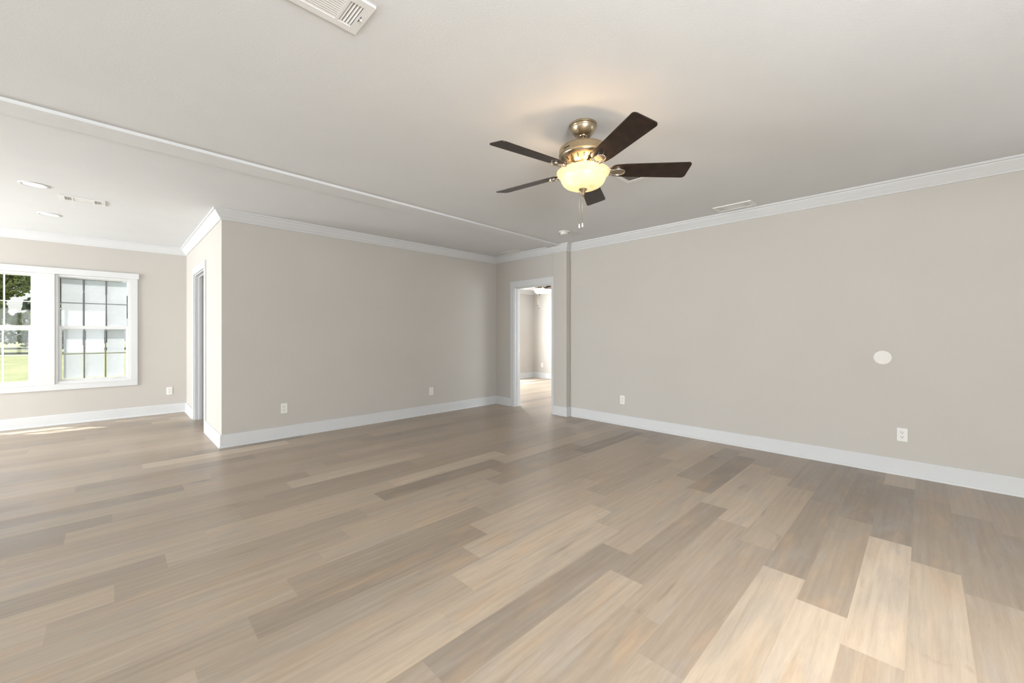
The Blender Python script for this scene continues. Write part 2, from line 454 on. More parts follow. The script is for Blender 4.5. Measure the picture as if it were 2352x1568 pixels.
# ------------------------------------------------------------------ baseboards with shoe moulding
def base_prof(h=.138):
    return [(0, 0), (.027, 0), (.027, .006), (.024, .014), (.017, .0195), (.015, .020), (.015, h-.008), (.012, h-.002), (.008, h), (0, h)]
BP = base_prof()
path_obj('baseboard_right', [(XR, YR), (XR, YP1), (XP, YP1), (XP, YP2)], BP)
path_obj('baseboard_partition', [(XD, 4.896), (XD, YB), (XA, YB), (XA, 6.25)], BP)
path_obj('baseboard_window', [(XA, 7.335), (XA, YW), (XL, YW), (XL, 8.0)], BP)
path_obj('baseboard_rear', [(XL, 5.3), (XL, YR), (XR, YR)], BP)
path_obj('baseboard_bedroom', [(BX1, 1.84), (BX1, BY1), (XD+T, BY1), (XD+T, DO1+.09)], BP)

# ------------------------------------------------------------------ door casings
def doorway(name, x_face, x_back, y0, y1, zh, thin=.017, cw=.088):
    """opening in a wall that faces -X"""
    bm = bmesh.new()
    bx(bm, x_face-thin, x_face, y0-cw, y0, 0, zh)
    bx(bm, x_face-thin, x_face, y1, y1+cw, 0, zh)
    bx(bm, x_face-thin-.002, x_face, y0-cw, y1+cw, zh, zh+cw+.008)
    bx(bm, x_back, x_back+thin, y0-cw, y0, 0, zh); bx(bm, x_back, x_back+thin, y1, y1+cw, 0, zh)
    bx(bm, x_back, x_back+thin, y0-cw, y1+cw, zh, zh+cw)
    o = struct(name, bm, M_trim, bevel=.002)
    bm = bmesh.new()
    j = .018
    bx(bm, x_face-.001, x_back+.001, y0-.001, y0+j-.006, 0, zh); bx(bm, x_face-.001, x_back+.001, y1-j+.006, y1+.001, 0, zh)
    bx(bm, x_face-.001, x_back+.001, y0+.012, y1-.012, zh-.012, zh+.001)
    obj('door_jamb', bm, M_trim, o, bevel=.0015)
    bm = bmesh.new(); xm = x_face + .045
    bx(bm, xm, xm+.035, y0+.012, y0+.024, 0, zh-.012); bx(bm, xm, xm+.035, y1-.024, y1-.012, 0, zh-.012); bx(bm, xm, xm+.035, y0+.024, y1-.024, zh-.024, zh-.012)
    obj('door_stop', bm, M_trim, o, bevel=.0015)
    return o
# right casing of the bedroom doorway is cut narrow by the pilaster
bm = bmesh.new()
th = .017
bx(bm, XD-th, XD, YP2, DO0, 0, DOZ); bx(bm, XD-th, XD, DO1, DO1+.089, 0, DOZ)
bx(bm, XD-th-.002, XD, YP2, DO1+.089, DOZ, DOZ+.097)
bx(bm, XD+T, XD+T+th, DO0-.089, DO0, 0, DOZ); bx(bm, XD+T, XD+T+th, DO1, DO1+.089, 0, DOZ); bx(bm, XD+T, XD+T+th, DO0-.089, DO1+.089, DOZ, DOZ+.09)
d1 = struct('door_1', bm, M_trim, bevel=.002)
bm = bmesh.new()
bx(bm, XD-.001, XD+T+.001, DO0-.001, DO0+.012, 0, DOZ); bx(bm, XD-.001, XD+T+.001, DO1-.012, DO1+.001, 0, DOZ); bx(bm, XD-.001, XD+T+.001, DO0+.012, DO1-.012, DOZ-.012, DOZ+.001)
obj('door_jamb', bm, M_trim, d1, bevel=.0015)
bm = bmesh.new()
bx(bm, XD+.04, XD+.075, DO0+.012, DO0+.024, 0, DOZ-.012); bx(bm, XD+.04, XD+.075, DO1-.024, DO1-.012, 0, DOZ-.012); bx(bm, XD+.04, XD+.075, DO0+.024, DO1-.024, DOZ-.024, DOZ-.012)
obj('door_stop', bm, M_trim, d1, bevel=.0015)
bm = bmesh.new(); bx(bm, XD+.082, XD+.108, DO1-.0135, DO1-.0118, .90, .96)
obj('strike_plate', bm, M_steel, d1)
d2 = doorway('door_2', XA, XA+.20, 6.335, 7.25, 2.045, cw=.085)

# ------------------------------------------------------------------ windows
FY = YW + .035     # plane of the sashes
def window(name, x0, x1, z0, z1, film=False):
    root = empty(name, ((x0+x1)/2, YW+.05, z0)); root['kind'] = 'structure'
    def loc(bm, nm, m, bevel=0, parent=root):
        for v in bm.verts: v.co -= Vector(root.location)
        return obj(nm, bm, m, parent, bevel)
    fw = .03
    bm = bmesh.new()
    for a, b, c, d in ((x0, x0+fw, z0, z1), (x1-fw, x1, z0, z1), (x0+fw, x1-fw, z0, z0+.04), (x0+fw, x1-fw, z1-fw, z1)):
        bx(bm, a, b, YW+.004, YW+.12, c, d)
    loc(bm, 'window_frame', M_vinyl, .002)
    zm = (z0+z1)/2 + .005
    # upper sash sits further out
    def sash(nm, xa, xb, za, zb, y, fr, top, bot):
        bm = bmesh.new()
        bx(bm, xa, xa+fr, y, y+.03, za, zb); bx(bm, xb-fr, xb, y, y+.03, za, zb)
        bx(bm, xa+fr, xb-fr, y, y+.03, za, za+bot); bx(bm, xa+fr, xb-fr, y, y+.03, zb-top, zb)
        s = loc(bm, nm, M_vinyl, .003)
        gx0, gx1, gz0, gz1 = xa+fr, xb-fr, za+bot, zb-top
        bm = bmesh.new(); bx(bm, gx0, gx1, y+.013, y+.017, gz0, gz1)
        g = loc(bm, 'glass_pane', M_glass, 0, s)
        bm = bmesh.new(); mw = .008
        for i in (1, 2):
            xx = gx0 + (gx1-gx0)*i/3; bx(bm, xx-mw, xx+mw, y+.006, y+.012, gz0, gz1)
        zz = (gz0+gz1)/2; bx(bm, gx0, gx1, y+.0065, y+.0115, zz-mw*.7, zz+mw*.7)
        loc(bm, 'window_grid', M_grid_backlit if film else M_vinyl, 0, s)
        if film:
            bm = bmesh.new(); ins = .016
            for i in range(3):
                for j in range(2):
                    a = gx0 + (gx1-gx0)*i/3; b = a + (gx1-gx0)/3; c = gz0 + (gz1-gz0)*j/2; d = c + (gz1-gz0)/2
                    q = .010 if 'upper' in nm else ins
                    bx(bm, a+q, b-q, y+.0195, y+.0205, c+q*.6, d-q*.6)
            f = loc(bm, 'privacy_film', M_film, 0, s)
            f['label'] = 'frosted film squares, one behind each pane'
        return s
    sash('upper_sash', x0+.028, x1-.022, zm-.02, z1-.028, YW+.075, .012, .012, .045)
    sash('lower_sash', x0+.028, x1-.022, z0+.035, zm+.045, YW+.038, .032, .045, .028)
    bm = bmesh.new(); xc = x1 - .16; bx(bm, xc-.03, xc+.03, YW+.030, YW+.040, z0+.046, z0+.056)
    loc(bm, 'sash_lift', M_vinyl, .002)
    return root
for i, (a, b) in enumerate(WINS[:3]):
    window('window_%d' % (i+1), a, b, WZ0, WZ1, film=(i == 0))
# flat casing boards around the group of windows
bm = bmesh.new(); ty0, ty1 = YW-.018, YW+.002
bx(bm, -2.47, .265, ty0, ty1, .466, WZ0)
bx(bm, -2.484, .279, ty0-.004, ty1, WZ1, 2.100)
bx(bm, .194, .265, ty0, ty1, WZ0, WZ1)
bx(bm, -.727, -.548, ty0, ty1, WZ0, WZ1); bx(bm, -1.648, -1.469, ty0, ty1, WZ0, WZ1); bx(bm, -2.47, -2.39, ty0, ty1, WZ0, WZ1)
struct('trim_5', bm, M_trim, bevel=.0015)
bm = bmesh.new()
for a, b in WINS[:3]:
    bx(bm, a+.001, b-.001, YW-.022, YW+.006, WZ0-.003, WZ0+.006)
struct('trim_6', bm, M_vinyl, bevel=.003)

# plain frames in the openings that lie outside the picture
def frame_y(name, xc, y0, y1, z0, z1, nd):
    bm = bmesh.new(); x0, x1 = xc-.04, xc+.04
    bx(bm, x0, x1, y0, y0+.05, z0, z1); bx(bm, x0, x1, y1-.05, y1, z0, z1); bx(bm, x0, x1, y0+.05, y1-.05, z0, z0+.05); bx(bm, x0, x1, y0+.05, y1-.05, z1-.05, z1)
    for i in range(1, nd):
        yy = y0+(y1-y0)*i/nd; bx(bm, x0, x1, yy-.04, yy+.04, z0+.05, z1-.05)
    struct(name, bm, M_vinyl)
def frame_x(name, yc, y0, y1, z0, z1, nd):
    bm = bmesh.new(); x0, x1 = yc-.04, yc+.04
    bx(bm, y0, y0+.05, x0, x1, z0, z1); bx(bm, y1-.05, y1, x0, x1, z0, z1); bx(bm, y0+.05, y1-.05, x0, x1, z0, z0+.05); bx(bm, y0+.05, y1-.05, x0, x1, z1-.05, z1)
    for i in range(1, nd):
        yy = y0+(y1-y0)*i/nd; bx(bm, yy-.04, yy+.04, x0, x1, z0+.05, z1-.05)
    struct(name, bm, M_vinyl)
frame_y('window_4', XR+.07, -3.5, -1.0, .55, 2.05, 3)
frame_y('window_5', XL-.07, -.6, 1.8, .55, 2.05, 3)
frame_y('window_6', XL-.07, 5.4, 7.9, .15, 2.05, 3)
frame_x('window_7', YR-.07, -3.1, -.1, .55, 2.05, 3)
frame_x('window_8', BY1+.07, 6.1, 7.4, .5, 2.0, 1)
frame_x('window_9', 1.77, 5.9, 7.7, .55, 2.05, 2)
frame_x('window_10', YW+.07, -3.8, -2.9, WZ0, WZ1, 1)

# ------------------------------------------------------------------ wall outlets
def make_outlet():
    root = empty('wall_outlet', (0, 0, 0))       # local: plate faces -Y, centre at origin
    bm = bmesh.new(); bx(bm, -.035, .035, -.006, 0, -.0575, .0575)
    obj('cover_plate', bm, M_plate, root, bevel=.002)
    for s in (1, -1):
        bm = bmesh.new(); pts = []
        for i in range(24):
            a = 2*math.pi*i/24; x, z = .0172*math.cos(a), .0172*math.sin(a); z = max(-.0135, min(.0135, z)); pts.append((x, z))
        va = [bm.verts.new((x, -.0088, z + s*.0195)) for x, z in pts]; vb = [bm.verts.new((x, -.004, z + s*.0195)) for x, z in pts]
        bm.faces.new(va)
        for i in range(24): bm.faces.new((va[i], va[(i+1) % 24], vb[(i+1) % 24], vb[i]))
        rc = obj('receptacle', bm, M_plate, root)
        bm = bmesh.new(); zc = s*.0195
        bx(bm, -.0085, -.0058, -.0094, -.0085, zc-.001, zc+.009); bx(bm, .0058, .0085, -.0094, -.0085, zc-.001, zc+.008)
        bx(bm, -.0028, .0028, -.0094, -.0085, zc-.0105, zc-.0050)
        so = obj('socket_slots', bm, M_slot, rc); so['label'] = 'dark plug slots'
    bm = bmesh.new(); pts = [(.003*math.cos(2*math.pi*i/12), .003*math.sin(2*math.pi*i/12)) for i in range(12)]
    va = [bm.verts.new((x, -.0072, z)) for x, z in pts]; vb = [bm.verts.new((x, -.004, z)) for x, z in pts]
    bm.faces.new(va)
    for i in range(12): bm.faces.new((va[i], va[(i+1) % 12], vb[(i+1) % 12], vb[i]))
    obj('plate_screw', bm, M_plate, root)
    return root
OUT = make_outlet()
first = True
for loc, rz, lab in [((1.433, YB-.0005, .347), 0, 'white duplex outlet low on the partition wall, nearest the outside corner'),
                     ((3.457, YB-.0005, .347), 0, 'white duplex outlet low on the partition wall, towards the bedroom doorway'),
                     ((XR-.0005, 2.826, .338), -math.pi/2, 'white duplex outlet low on the right wall, near the pilaster'),
                     ((XR-.0005, .133, .349), -math.pi/2, 'white duplex outlet on the right wall below the round blank disc'),
                     ((.624, YW-.0005, .342), 0, 'white duplex outlet under the frosted window, near the corner'),
                     ((BX1-.0005, 7.44, .352), -math.pi/2, 'white outlet on the far bright wall seen through the doorway')]:
    o = OUT if first else copy_tree(OUT); first = False
    o.location = loc; o.rotation_euler = (0, 0, rz)
    tag(o, lab, 'outlet', 'white duplex outlets along the walls')

bm = bmesh.new()
pts = [(.0605*math.cos(2*math.pi*i/48), .0605*math.sin(2*math.pi*i/48)) for i in range(48)]
pf = [(.057*math.cos(2*math.pi*i/48), .057*math.sin(2*math.pi*i/48)) for i in range(48)]
v0 = [bm.verts.new((0, y, z)) for y, z in pts]; v1 = [bm.verts.new((-.003, y, z)) for y, z in pts]; v2 = [bm.verts.new((-.005, y, z)) for y, z in pf]
for a, b in ((v0, v1), (v1, v2)):
    for i in range(48): bm.faces.new((a[i], a[(i+1) % 48], b[(i+1) % 48], b[i]))
bm.faces.new(v2)
o = obj('blank_cover', bm, M_plate_round, loc=(XR-.0005, .258, 1.010))
tag(o, 'round off-white blank cover disc at mid height on the right wall', 'wall cover')

# ------------------------------------------------------------------ ceiling registers (hang from the ceiling, faces down)
def make_register(kind='supply'):
    root = empty('ceiling_register', (0, 0, 0))   # local: long side on X, lower face below z = 0
    Lh, Wh = .18, .10
    bm = bmesh.new(); ih, iw = .145, .068
    for a, b, c, d in ((-Lh, Lh, -Wh, -iw), (-Lh, Lh, iw, Wh), (-Lh, -ih, -iw, iw), (ih, Lh, -iw, iw)):
        bx(bm, a, b, c, d, -.009, 0)
    if kind != 'return':
        bx(bm, -.092, -.080, -iw, iw, -.009, -.0015); bx(bm, .080, .092, -iw, iw, -.009, -.0015)
    obj('register_frame', bm, M_reg, root)
    bm = bmesh.new(); bx(bm, -ih, ih, -iw, iw, -.0012, -.0004)
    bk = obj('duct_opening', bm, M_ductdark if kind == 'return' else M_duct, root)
    def slat(bm, cx, cy, length, axis, tilt, w=.0105):
        c, s = math.cos(tilt)*w/2, math.sin(tilt)*w/2
        th_ = .0006
        if axis == 'x':
            P = [(cx-length/2, cy-c, -.0045-s), (cx+length/2, cy-c, -.0045-s), (cx+length/2, cy+c, -.0045+s), (cx-length/2, cy+c, -.0045+s)]
        else:
            P = [(cx-c, cy-length/2, -.0045-s), (cx-c, cy+length/2, -.0045-s), (cx+c, cy+length/2, -.0045+s), (cx+c, cy-length/2, -.0045+s)]
        a = [bm.verts.new((p[0], p[1], p[2]-th_)) for p in P]; b = [bm.verts.new((p[0], p[1], p[2]+th_)) for p in P]
        bm.faces.new(a); bm.faces.new(b[::-1])
        for i in range(4): bm.faces.new((a[i], a[(i+1) % 4], b[(i+1) % 4], b[i]))
    bm = bmesh.new()
    if kind == 'return':
        for i in range(9):
            slat(bm, 0, -iw+.0076+.0151*i, 2*ih, 'x', R(25), .0070)
        obj('louver_bank', bm, M_reg, root)
    elif kind == 'closed':
        for x0 in (-.0, ):
            for i in range(11): slat(bm, 0, -iw+.006+.0124*i, .158, 'x', R(8), .0118)
        obj('louver_bank', bm, M_reg, root)
        for sgn in (-1, 1):
            bm = bmesh.new()
            for i in range(4): slat(bm, sgn*(.0995+.0125*i), 0, 2*iw, 'y', R(8), .0120)
            obj('louver_bank', bm, M_reg, root)
    else:
        for i in range(11): slat(bm, 0, -iw+.006+.0124*i, .158, 'x', R(-14), .0088)
        obj('louver_bank', bm, M_reg, root)
        for sgn in (-1, 1):
            bm = bmesh.new()
            for i in range(4): slat(bm, sgn*(.0995+.0125*i), 0, 2*iw-.006, 'y', R(-40), .0080)
            obj('louver_bank', bm, M_reg, root)
        bm = bmesh.new(); bx(bm, .154, .157, -.018, .018, -.0096, -.0088, 1); tube(bm, [(.1555, -.002, -.009), (.158, -.004, -.014), (.163, -.007, -.018)], [.002, .003, .004], 8, 0)
        obj('damper_lever', bm, [M_reg, M_ductdark], root)
    return root
G = 'white metal registers on the ceiling'
reg = make_register()
reg.location = (.582, 1.659, CH); tag(reg, 'white louvered register with damper lever, nearest, cut by the top edge', 'air register', G)
r2 = copy_tree(reg); r2.location = (-.205, 5.85, CH); r2.rotation_euler = (0, 0, 0)
r2.scale = (.86, 1, 1)
tag(r2, 'white three-section register between the two glowing recessed lights', 'air register', G)
rr_ = make_register('return'); rr_.location = (3.040, 1.723, CH); tag(rr_, 'white register with dark open slats half hidden behind the ceiling fan blade', 'air register', G)
rc_ = make_register('closed'); rc_.location = (4.607, 1.385, CH); rc_.rotation_euler = (0, 0, R(90)); tag(rc_, 'closed white register beside the crown moulding of the right wall', 'air register', G)
r4 = copy_tree(rc_); r4.location = (4.612, 4.69, CH); r4.scale = (1, .85, .45); tag(r4, 'faint closed white register in front of the bedroom doorway, beyond the beam', 'air register', G)

# ------------------------------------------------------------------ recessed lights
def make_can():
    root = empty('recessed_light', (0, 0, 0))
    bm = bmesh.new(); lathe(bm, [(.066, -.0025), (.072, -.0065), (.084, -.0075), (.093, -.004), (.095, 0)], n=48)
    obj('trim_ring', bm, M_vinyl, root)
    bm = bmesh.new(); lathe(bm, [(.069, -.0018), (.05, -.0035), (0, -.0045)], n=40)
    l = obj('light_lens', bm, M_lens, root); l['label'] = 'glowing frosted lens'
    return root
c1 = make_can(); c1.location = (-.497, 5.55, CH)
tag(c1, 'lit round recessed light, the nearer and larger of the two', 'recessed light', 'lit recessed lights over the nook')
c2 = copy_tree(c1); c2.location = (-.500, 6.815, CH)
tag(c2, 'lit round recessed light, the farther one nearer the windows', 'recessed light', 'lit recessed lights over the nook')

# ------------------------------------------------------------------ smoke detector
sm = empty('smoke_detector', (4.18, 3.28, CH))
bm = bmesh.new(); lathe(bm, [(0, 0), (.070, 0), (.072, -.004), (.070, -.012), (.060, -.014)], n=40); obj('mounting_base', bm, M_plate, sm)
bm = bmesh.new(); lathe(bm, [(.052, -.010), (.052, -.016), (.050, -.030), (.044, -.037), (.02, -.039), (0, -.039)], n=40); obj('detector_body', bm, M_plate, sm)
tag(sm, 'small round white smoke detector on the ceiling near the pilaster', 'smoke detector')

# ------------------------------------------------------------------ ceiling fan
def lathe_obj(name, prof, m, parent, n=48):
    bm = bmesh.new(); lathe(bm, prof, n=n); o = obj(name, bm, m, parent)
    es = o.modifiers.new('crisp_edges', 'EDGE_SPLIT'); es.split_angle = R(28); return o

def make_fan():
    root = empty('ceiling_fan', (2.13, 1.52, CH))
    Z = lambda z: z - CH
    lathe_obj('canopy', [(0, 0), (.086, 0), (.088, -.004), (.087, -.014), (.082, -.018), (.080, -.024), (.080, -.027), (.076, -.038), (.067, -.053), (.055, -.066),
                         (.050, -.070), (.044, -.072), (.036, -.071), (.032, -.066), (0, -.064)], M_nickel, root)
    bm = bmesh.new(); tube(bm, [(0, 0, -.062), (0, 0, Z(2.395))], .0135, 20)
    lathe(bm, [(.026, -.065), (.028, -.073), (.020, -.080), (.0135, -.082)], n=24)
    obj('downrod', bm, M_nickel, root)
    # motor housing with dark vent slots in the lower cone
    bm = bmesh.new()
    lathe(bm, [(0, Z(2.404)), (.10, Z(2.404)), (.126, Z(2.401)), (.140, Z(2.396)), (.147, Z(2.391)), (.1505, Z(2.385)), (.152, Z(2.378)), (.152, Z(2.345)), (.149, Z(2.343)),
               (.149, Z(2.339)), (.146, Z(2.333)), (.142, Z(2.329)), (.140, Z(2.326)), (.128, Z(2.316)), (.105, Z(2.296)), (.092, Z(2.288)), (.080, Z(2.286)), (0, Z(2.286))], n=64)
    mh = obj('motor_housing', bm, M_nickel, root)
    es = mh.modifiers.new('crisp_edges', 'EDGE_SPLIT'); es.split_angle = R(28)
    for i in range(20):
        bm = bmesh.new()
        a = 2*math.pi*i/20 + .05
        r = Vector((math.cos(a), math.sin(a), 0)); t = Vector((-r.y, r.x, 0))
        p0 = r*.112 + Vector((0, 0, Z(2.3020) - .0012)); p1 = r*.131 + Vector((0, 0, Z(2.3185) - .0012))
        for w_, P, Q in ((.0042, p0, p1),):
            vs = [bm.verts.new(P - t*w_), bm.verts.new(P + t*w_), bm.verts.new(Q + t*w_*1.1), bm.verts.new(Q - t*w_*1.1)]
            bm.faces.new(vs)
            n_ = (r*.65 - Vector((0, 0, .76)))*.0012
            vs2 = [bm.verts.new(v.co - n_*3) for v in vs]
            bm.faces.new(vs2[::-1])
            for k in range(4): bm.faces.new((vs[k], vs[(k+1) % 4], vs2[(k+1) % 4], vs2[k]))
        vs_ = obj('vent_slot', bm, M_slot, mh); vs_['label'] = 'dark cooling slot'
    # maker's script on the side band
    cu = bpy.data.curves.new('logo_text', 'FONT'); cu.body = 'Hunter'; cu.size = .017; cu.extrude = .0003; cu.align_x = 'CENTER'; cu.shear = .45
    to = bpy.data.objects.new('logo_tmp', cu); COL.objects.link(to)
    dg = bpy.context.evaluated_depsgraph_get(); me = bpy.data.meshes.new_from_object(to.evaluated_get(dg))
    bpy.data.objects.remove(to, do_unlink=True)
    aw = math.atan2(-1.52, -2.13) - R(41)
    for v in me.vertices:
        x, y, z = v.co
        a = aw + x/.1525
        # bend round the housing, rising slightly along the text
        rad = .1526 + z
        v.co = (rad*math.cos(a), rad*math.sin(a), Z(2.356) + y*1.1 + x*.06)
    me.materials.append(M_ink)
    lg = bpy.data.objects.new('logo', me); COL.objects.link(lg); lg.parent = mh; lg['label'] = 'small black script lettering'
    lathe_obj('switch_housing', [(0, Z(2.288)), (.088, Z(2.288)), (.090, Z(2.284)), (.088, Z(2.279)), (.066, Z(2.276)), (.060, Z(2.268)), (.061, Z(2.262)), (.056, Z(2.258)), (.056, Z(2.238)),
                                 (.050, Z(2.232)), (.012, Z(2.230)), (.008, Z(2.226)), (.006, Z(2.150)), (0, Z(2.150))], M_nickel, root)
    # glass bowl (thin double wall)
    outer = [(.163, 2.246), (.1665, 2.243), (.1665, 2.237), (.160, 2.226), (.149, 2.215), (.143, 2.208), (.141, 2.200), (.138, 2.190), (.129, 2.173), (.113, 2.158), (.090, 2.147), (.060, 2.140), (.030, 2.137), (.008, 2.136)]
    inner = [(r-.004 if r > .01 else r, z+.004) for r, z in outer[2:]][::-1]
    bw = lathe_obj('light_bowl', [(r, Z(z)) for r, z in outer + inner + [(.160, 2.243), (.163, 2.246)]], M_bowl, root, 64)
    bw['label'] = 'glowing amber glass bowl'
    lathe_obj('finial', [(0, Z(2.146)), (.026, Z(2.143)), (.028, Z(2.139)), (.026, Z(2.135)), (.018, Z(2.126)), (.011, Z(2.116)), (.0085, Z(2.110)), (.010, Z(2.106)), (.0085, Z(2.102)), (.006, Z(2.099)), (.0085, Z(2.095)), (.005, Z(2.090)), (0, Z(2.088))], M_nickel, bw, 28)
    # bulbs
    rt = Vector((.7125, -.7016, 0)); fw = Vector((.7016, .7125, 0))
    for k, (a, b, zb_, en) in enumerate(((-.075, -.055, 2.196, 1.2), (-.035, .075, 2.238, 3.0), (.028, -.108, 2.238, 5.5))):
        p = rt*a + fw*b
        ld = bpy.data.lights.new('bulb', 'POINT'); ld.energy = en; ld.color = (1, .69, .40); ld.shadow_soft_size = .022
        lo = bpy.data.objects.new('bulb_light', ld); COL.objects.link(lo); lo.parent = root; lo.location = (p.x, p.y, Z(zb_))
    # blades
    PITCH = R(-14.6)
    def blade_mesh():
        bm = bmesh.new()
        out = []
        w0, w1, r0, r1 = .054, .074, .168, .663
        n = 8
        # root: rounded; tip: square with rounded corners
        for i in range(n+1):
            a = math.pi/2 + math.pi*i/n
            out.append((r0 + .040 + .040*math.cos(a), w0*math.sin(a)))
        rc = .022
        out.append((r0+.09, -w0-.006))
        for i in range(6):
            a = -math.pi/2 + math.pi/2*i/5; out.append((r1-rc+rc*math.cos(a), -w1+rc+rc*math.sin(a)))
        for i in range(6):
            a = math.pi/2*i/5; out.append((r1-rc+rc*math.cos(a), w1-rc+rc*math.sin(a)))
        out.append((r0+.09, w0+.006))
        prism(bm, out, -.003, .003)
        rot = Matrix.Rotation(PITCH, 4, 'X')
        bmesh.ops.transform(bm, matrix=rot, verts=bm.verts)
        return bm
    def iron_mesh():
        bm = bmesh.new()
        # rounded medallion under the blade root with a raised rim
        cx, rx, ry = .222, .040, .030
        ring = [(cx + rx*math.cos(2*math.pi*i/28)*(1.0 if math.cos(2*math.pi*i/28) > 0 else 1.35), ry*math.sin(2*math.pi*i/28)) for i in range(28)]
        prism(bm, ring, -.012, -.0035)
        rot = Matrix.Rotation(PITCH, 4, 'X')
        tube(bm, [(x, y, -.013) for x, y in ring] + [(ring[0][0], ring[0][1], -.013)], .0036, 6)
        bmesh.ops.transform(bm, matrix=rot, verts=bm.verts)
        zo = .024
        # two curved arms and a centre web
        for s in (1, -1):
            tube(bm, [(.078, s*.010, zo), (.105, s*.012, zo-.006), (.135, s*.018, zo-.024), (.160, s*.022, -.010 + (-.25*s*.022)), (.19, s*.025, -.012 - .25*s*.025)], [.009, .0085, .008, .007, .006], 8)
        prism(bm, [(.07, -.014), (.125, -.010), (.125, .010), (.07, .014)], zo-.006, zo+.002)
        return bm
    me_b = obj('blade', blade_mesh(), M_blade); me_i = obj('blade_iron', iron_mesh(), M_chrome)
    for k in range(5):
        a = R(26.5) + k*2*math.pi/5
        b = me_b if k == 0 else me_b.copy(); i_ = me_i if k == 0 else me_i.copy()
        if k: COL.objects.link(b); COL.objects.link(i_)
        b.parent = root; b.location = (0, 0, Z(2.2555)); b.rotation_euler = (0, 0, a)
        i_.parent = b; i_.location = (0, 0, 0); i_.rotation_euler = (0, 0, 0)
    # pull chains
    for k, (a, b, zb) in enumerate(((-.022, .012, 1.892), (.002, .035, 1.905))):
        p = rt*a + fw*b
        bm = bmesh.new(); tube(bm, [(p.x, p.y, Z(2.236)), (p.x, p.y, Z(zb+.028))], .0011, 6)
        zz = zb+.03
        while zz < 2.14:
            lathe(bm, [(0, Z(zz+.0022)), (.0021, Z(zz)), (0, Z(zz-.0022))], c=(p.x, p.y), n=6); zz += .0062
        ch = obj('pull_chain', bm, M_nickel, root)
        bm = bmesh.new(); lathe(bm, [(0, Z(zb+.030)), (.003, Z(zb+.028)), (.0045, Z(zb+.022)), (.0058, Z(zb+.006)), (.005, Z(zb+.001)), (0, Z(zb))], c=(p.x, p.y), n=14)
        obj('pull_knob', bm, M_plate, ch)
    return root
fan = make_fan()
tag(fan, 'brass-toned ceiling fan with five dark blades and lit amber bowl', 'ceiling fan')

# second fan, in the bedroom beyond the doorway
def make_fan2():
    cx, cy = 6.75, 5.99; C2 = 2.42
    root = empty('ceiling_fan', (cx, cy, C2)); Z = lambda z: z - C2
    lathe_obj('motor_housing', [(0, 0), (.09, 0), (.10, -.02), (.125, -.05), (.14, -.09), (.138, -.135), (.115, -.158), (.062, -.172), (.052, -.19), (.045, -.21), (0, -.21)], M_bronze, root)
    outer = [(.120, 2.222), (.125, 2.219), (.124, 2.208), (.118, 2.180), (.104, 2.150), (.082, 2.125), (.05, 2.108), (.02, 2.102), (0, 2.101)]
    inner = [(max(r-.004, 0), z+.004) for r, z in outer[1:]][::-1]
    bw = lathe_obj('light_bowl', [(r, Z(z)) for r, z in outer+inner], M_bowl2, root, 40); bw['label'] = 'glowing white glass bowl'
    lathe_obj('finial', [(0, Z(2.104)), (.018, Z(2.102)), (.012, Z(2.090)), (.005, Z(2.082)), (.005, Z(2.066)), (0, Z(2.062))], M_bronze, bw, 16)
    ld = bpy.data.lights.new('bulb', 'POINT'); ld.energy = .35; ld.color = (1, .72, .40); ld.shadow_soft_size = .03
    lo = bpy.data.objects.new('bulb_light', ld); COL.objects.link(lo); lo.parent = root; lo.location = (0, 0, Z(2.20))
    bm = bmesh.new(); prism(bm, [(.19, -.05), (.24, -.062), (.64, -.068), (.66, -.05), (.66, .05), (.64, .068), (.24, .062), (.19, .05)], -.003, .003)
    bmesh.ops.transform(bm, matrix=Matrix.Rotation(R(-12), 4, 'X'), verts=bm.verts)
    b0 = obj('blade', bm, M_bladebrown)
    bm = bmesh.new(); tube(bm, [(.10, 0, .02), (.15, .012, .0), (.25, .0, -.012)], [.012, .011, .014], 8); tube(bm, [(.12, 0, .01), (.2, .03, -.018), (.27, .0, -.014), (.2, -.03, -.004), (.14, 0, .0)], .007, 8)
    i0 = obj('blade_iron', bm, M_bronze)
    for k in range(5):
        a = R(138) + k*2*math.pi/5
        b = b0 if k == 0 else b0.copy(); i_ = i0 if k == 0 else i0.copy()
        if k: COL.objects.link(b); COL.objects.link(i_)
        b.parent = root; b.location = (0, 0, Z(2.262)); b.rotation_euler = (0, 0, a)
        i_.parent = b
    rt = Vector((.7125, -.7016, 0))
    for a, zb in ((-.022, 1.835), (.004, 1.775)):
        p = rt*a
        bm = bmesh.new(); tube(bm, [(p.x, p.y+.02, Z(2.24)), (p.x, p.y+.02, Z(zb+.02))], .0018, 6); ch = obj('pull_chain', bm, M_nickel, root)
        bm = bmesh.new(); lathe(bm, [(0, Z(zb+.025)), (.008, Z(zb+.018)), (.010, Z(zb+.006)), (0, Z(zb))], c=(p.x, p.y+.02), n=12); obj('pull_knob', bm, M_bronze, ch)
    return root
fan2 = make_fan2()
tag(fan2, 'dark bronze ceiling fan with white lit bowl, seen through the doorway', 'ceiling fan')

# ------------------------------------------------------------------ outdoors
bm = bmesh.new()
nx, ny = 24, 24
gx = lambda i: -110 + 200*i/nx; gy = lambda j: 8.6 + 150*(j/ny)**1.6
gv = [[bm.verts.new((gx(i), gy(j), -.85 + .12*math.sin(gx(i)*.07+1)*math.cos(gy(j)*.05) + .0*j)) for i in range(nx+1)] for j in range(ny+1)]
for j in range(ny):
    for i in range(nx): bm.faces.new((gv[j][i], gv[j][i+1], gv[j+1][i+1], gv[j+1][i]))
lawn = obj('lawn', bm, M_grass); lawn['kind'] = 'structure'

